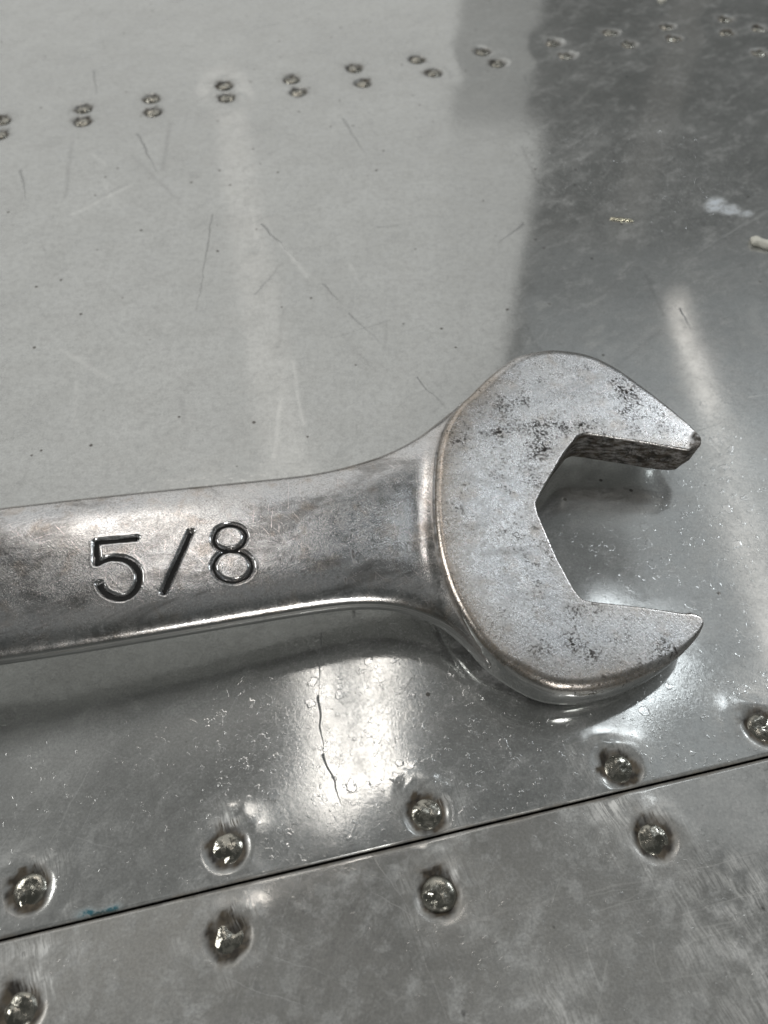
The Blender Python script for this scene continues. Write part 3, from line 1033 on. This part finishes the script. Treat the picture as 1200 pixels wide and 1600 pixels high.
# make the faces look outward
c0 = V[F_[5][0]], V[F_[5][1]], V[F_[5][3]]
nz = np.cross(c0[1] - c0[0], c0[2] - c0[0])[2]
if nz < 0:
    F_ = [f[::-1] for f in F_]
svals = np.tile(sp_[:, 0], len(rows))
tarn = .55 * np.exp(-((1 - np.abs(svals)) / .10) ** 2) * topm
tarn = np.maximum(tarn, .35 * np.exp(-(din / 1.0) ** 2))
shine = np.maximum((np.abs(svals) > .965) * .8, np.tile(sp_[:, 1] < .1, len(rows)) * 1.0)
pitc = .8 * np.exp(-(np.linalg.norm(V[:, :2] - loc(690, 925, -.7), axis=1) / 2.2) ** 2)
sd_ = .85 * np.exp(-(din / .20) ** 2) * topm  # darkens the crease where the shank meets the jaw
mk = np.linalg.norm((V[:, :2] - loc(553, 866, -.8)) / np.array([.32, 1.0]), axis=1)
sd_ = np.maximum(sd_, .9 * np.exp(-(mk / .8) ** 4) * sstep(.35, .5, fbm(V[:, 0] * 3, V[:, 1] * 2, 4, 2)))
sd_ = np.maximum(sd_, .9 * np.exp(-(np.linalg.norm((V[:, :2] - loc(540, 905, -.8)) / np.array([.15, .5]), axis=1) / .7) ** 4))
mesh_obj('shank', toworld(V), F_, M_SHANK, wrench, True, {'tarnish': np.clip(tarn, 0, 1), 'dirt': sd_, 'pit': pitc, 'shine': shine}, WB)


def ink(name, polys, hw):
    """dirt lying in the bottom of a stamped stroke"""
    VV, FF = [], []
    for poly in polys:
        p = resample(poly, .14)
        t_ = np.gradient(p, axis=0)
        t_ /= np.linalg.norm(t_, axis=1)[:, None]
        nn = np.c_[-t_[:, 1], t_[:, 0]]
        jit = .75 + .35 * vnoise(np.arange(len(p)) * .7, np.zeros(len(p)), int(abs(p[0, 0] * 100)))
        b0 = len(VV)
        for k_ in range(len(p)):
            for s_, dz in ((-1, .05), (0, -.0), (1, .05)):
                q = p[k_] + nn[k_] * s_ * hw * jit[k_]
                VV.append((q[0], q[1], ZS - .33 + dz - .02 + .002 * len(VV) % .01))
        for k_ in range(len(p) - 1):
            for c_ in range(2):
                a = b0 + k_ * 3 + c_
                FF.append((a, a + 3, a + 4, a + 1))
    VV = np.array(VV)
    V2 = toworld(VV)
    return mesh_obj(name, V2, FF, M_INK, wrench, True, None, WB)


ink('stamped_digit', [strokes[0][0], strokes[1][0]], .22)['label'] = 'stamped digit 5'
ink('stamped_slash', [strokes[2][0]], .20)['label'] = 'stamped fraction slash'
ink('stamped_digit', [strokes[3][0], strokes[4][0]], .115)['label'] = 'stamped digit 8'

# ring end of the wrench, past the left of the picture
nu, nvv = 64, 24
RO, RI, HH = 13.5, 7.6, 4.6
V, F_ = [], []
for i in range(nu):
    a = i / nu * 2 * math.pi
    for j in range(nvv):
        b = j / nvv * 2 * math.pi
        c, s = math.cos(b), math.sin(b)
        cs = math.copysign(abs(c) ** .5, c)
        ss = math.copysign(abs(s) ** .5, s)
        r = (RO + RI) / 2 + (RO - RI) / 2 * cs
        if c < 0:
            r += .35 * math.cos(12 * a) * min(1, -c * 2)
        V.append((LX - 10 + r * math.cos(a), (FE[0, 1] + NE[0, 1]) / 2 + r * math.sin(a), -6.0 + HH * ss - .22 * r * math.cos(a)))
for i in range(nu):
    for j in range(nvv):
        a, b = i * nvv + j, i * nvv + (j + 1) % nvv
        c, d = ((i + 1) % nu) * nvv + (j + 1) % nvv, ((i + 1) % nu) * nvv + j
        F_.append((a, d, c, b))
V = toworld(np.array(V))
V[:, 2] -= max(0.0, V[:, 2].min() - .02)
zz = np.zeros(len(V))
mesh_obj('ring_end', V, F_, M_SHANK, wrench, True, {'tarnish': zz, 'dirt': zz, 'pit': zz, 'shine': zz + .5}, WB)

# ------------------------------------------------------------------ crumbs on the sheet
M_FLAKE = plain('old_paint', (0.80, 0.78, 0.70), 0.6, .3, 2.0)
k = NT('bright_swarf')
M_SWARF = k.out(k.bsdf((0.9, 0.84, 0.66, 1), 0.25, 1.0, k.bump(k.noise(k.pos(), 3, 3), .5, .05)))


def chip(name, label, cat, pts_px, h, mat, seed, curl=0.0):
    base = np.array([at(x, y)[:2] for x, y in pts_px])
    c = base.mean(0)
    p = resample(np.vstack([base, base[:1]]), .22)[:-1]
    p = p + (np.random.default_rng(seed).random(p.shape) - .5) * .10
    n_ = len(p)
    zc = -.0
    rows_ = []
    for ins_, z in ((0, .0), (.02, h * .45), (.18, h * .85), (.5, h), (1.0, h * 1.02)):
        q = c + (p - c) * (1 - ins_)
        lift_ = curl * np.abs((q - c) @ np.array([.9, .4])) ** 1.5
        rows_.append(np.c_[q, z + lift_ + .12 * h * (fbm(q[:, 0] * 2, q[:, 1] * 2, seed) - .5) * (z > 0)])
    VV = np.vstack(rows_)
    VV[:, 2] += .03
    FF = [(i * n_ + j, i * n_ + (j + 1) % n_, (i + 1) * n_ + (j + 1) % n_, (i + 1) * n_ + j) for i in range(4) for j in range(n_)]
    FF.append(tuple(range(n_))[::-1])
    a2 = np.sum(p[:, 0] * np.roll(p[:, 1], -1) - np.roll(p[:, 0], -1) * p[:, 1])
    if a2 < 0:
        FF = [f[::-1] for f in FF]
    o_ = mesh_obj(name, VV, FF, mat, None, True, None, (c[0], c[1], 0))
    o_.location = (c[0] * MM, c[1] * MM, 0)
    o_['label'] = label
    o_['category'] = cat
    return o_


chip('paint_flake', 'curled cream paint flake on the sheet at the right edge of the photo', 'paint flake',
     [(1171, 375), (1177, 373), (1184, 378), (1196, 382), (1212, 384), (1212, 390), (1198, 391), (1185, 387), (1174, 385)], .8, M_FLAKE, 2, .12)
chip('paint_flake', 'white paint flake on the sheet behind the far rivets at the top edge', 'paint flake',
     [(1026, -4), (1034, -7), (1044, -5), (1041, 2), (1034, 5), (1028, 2)], .5, M_FLAKE, 4)
chip('metal_sliver', 'thin bright metal sliver lying on the dark side of the sheet', 'metal shaving',
     [(953, 341), (970, 342), (990, 344.5), (990, 347), (970, 346), (953, 344)], .25, M_SWARF, 7)
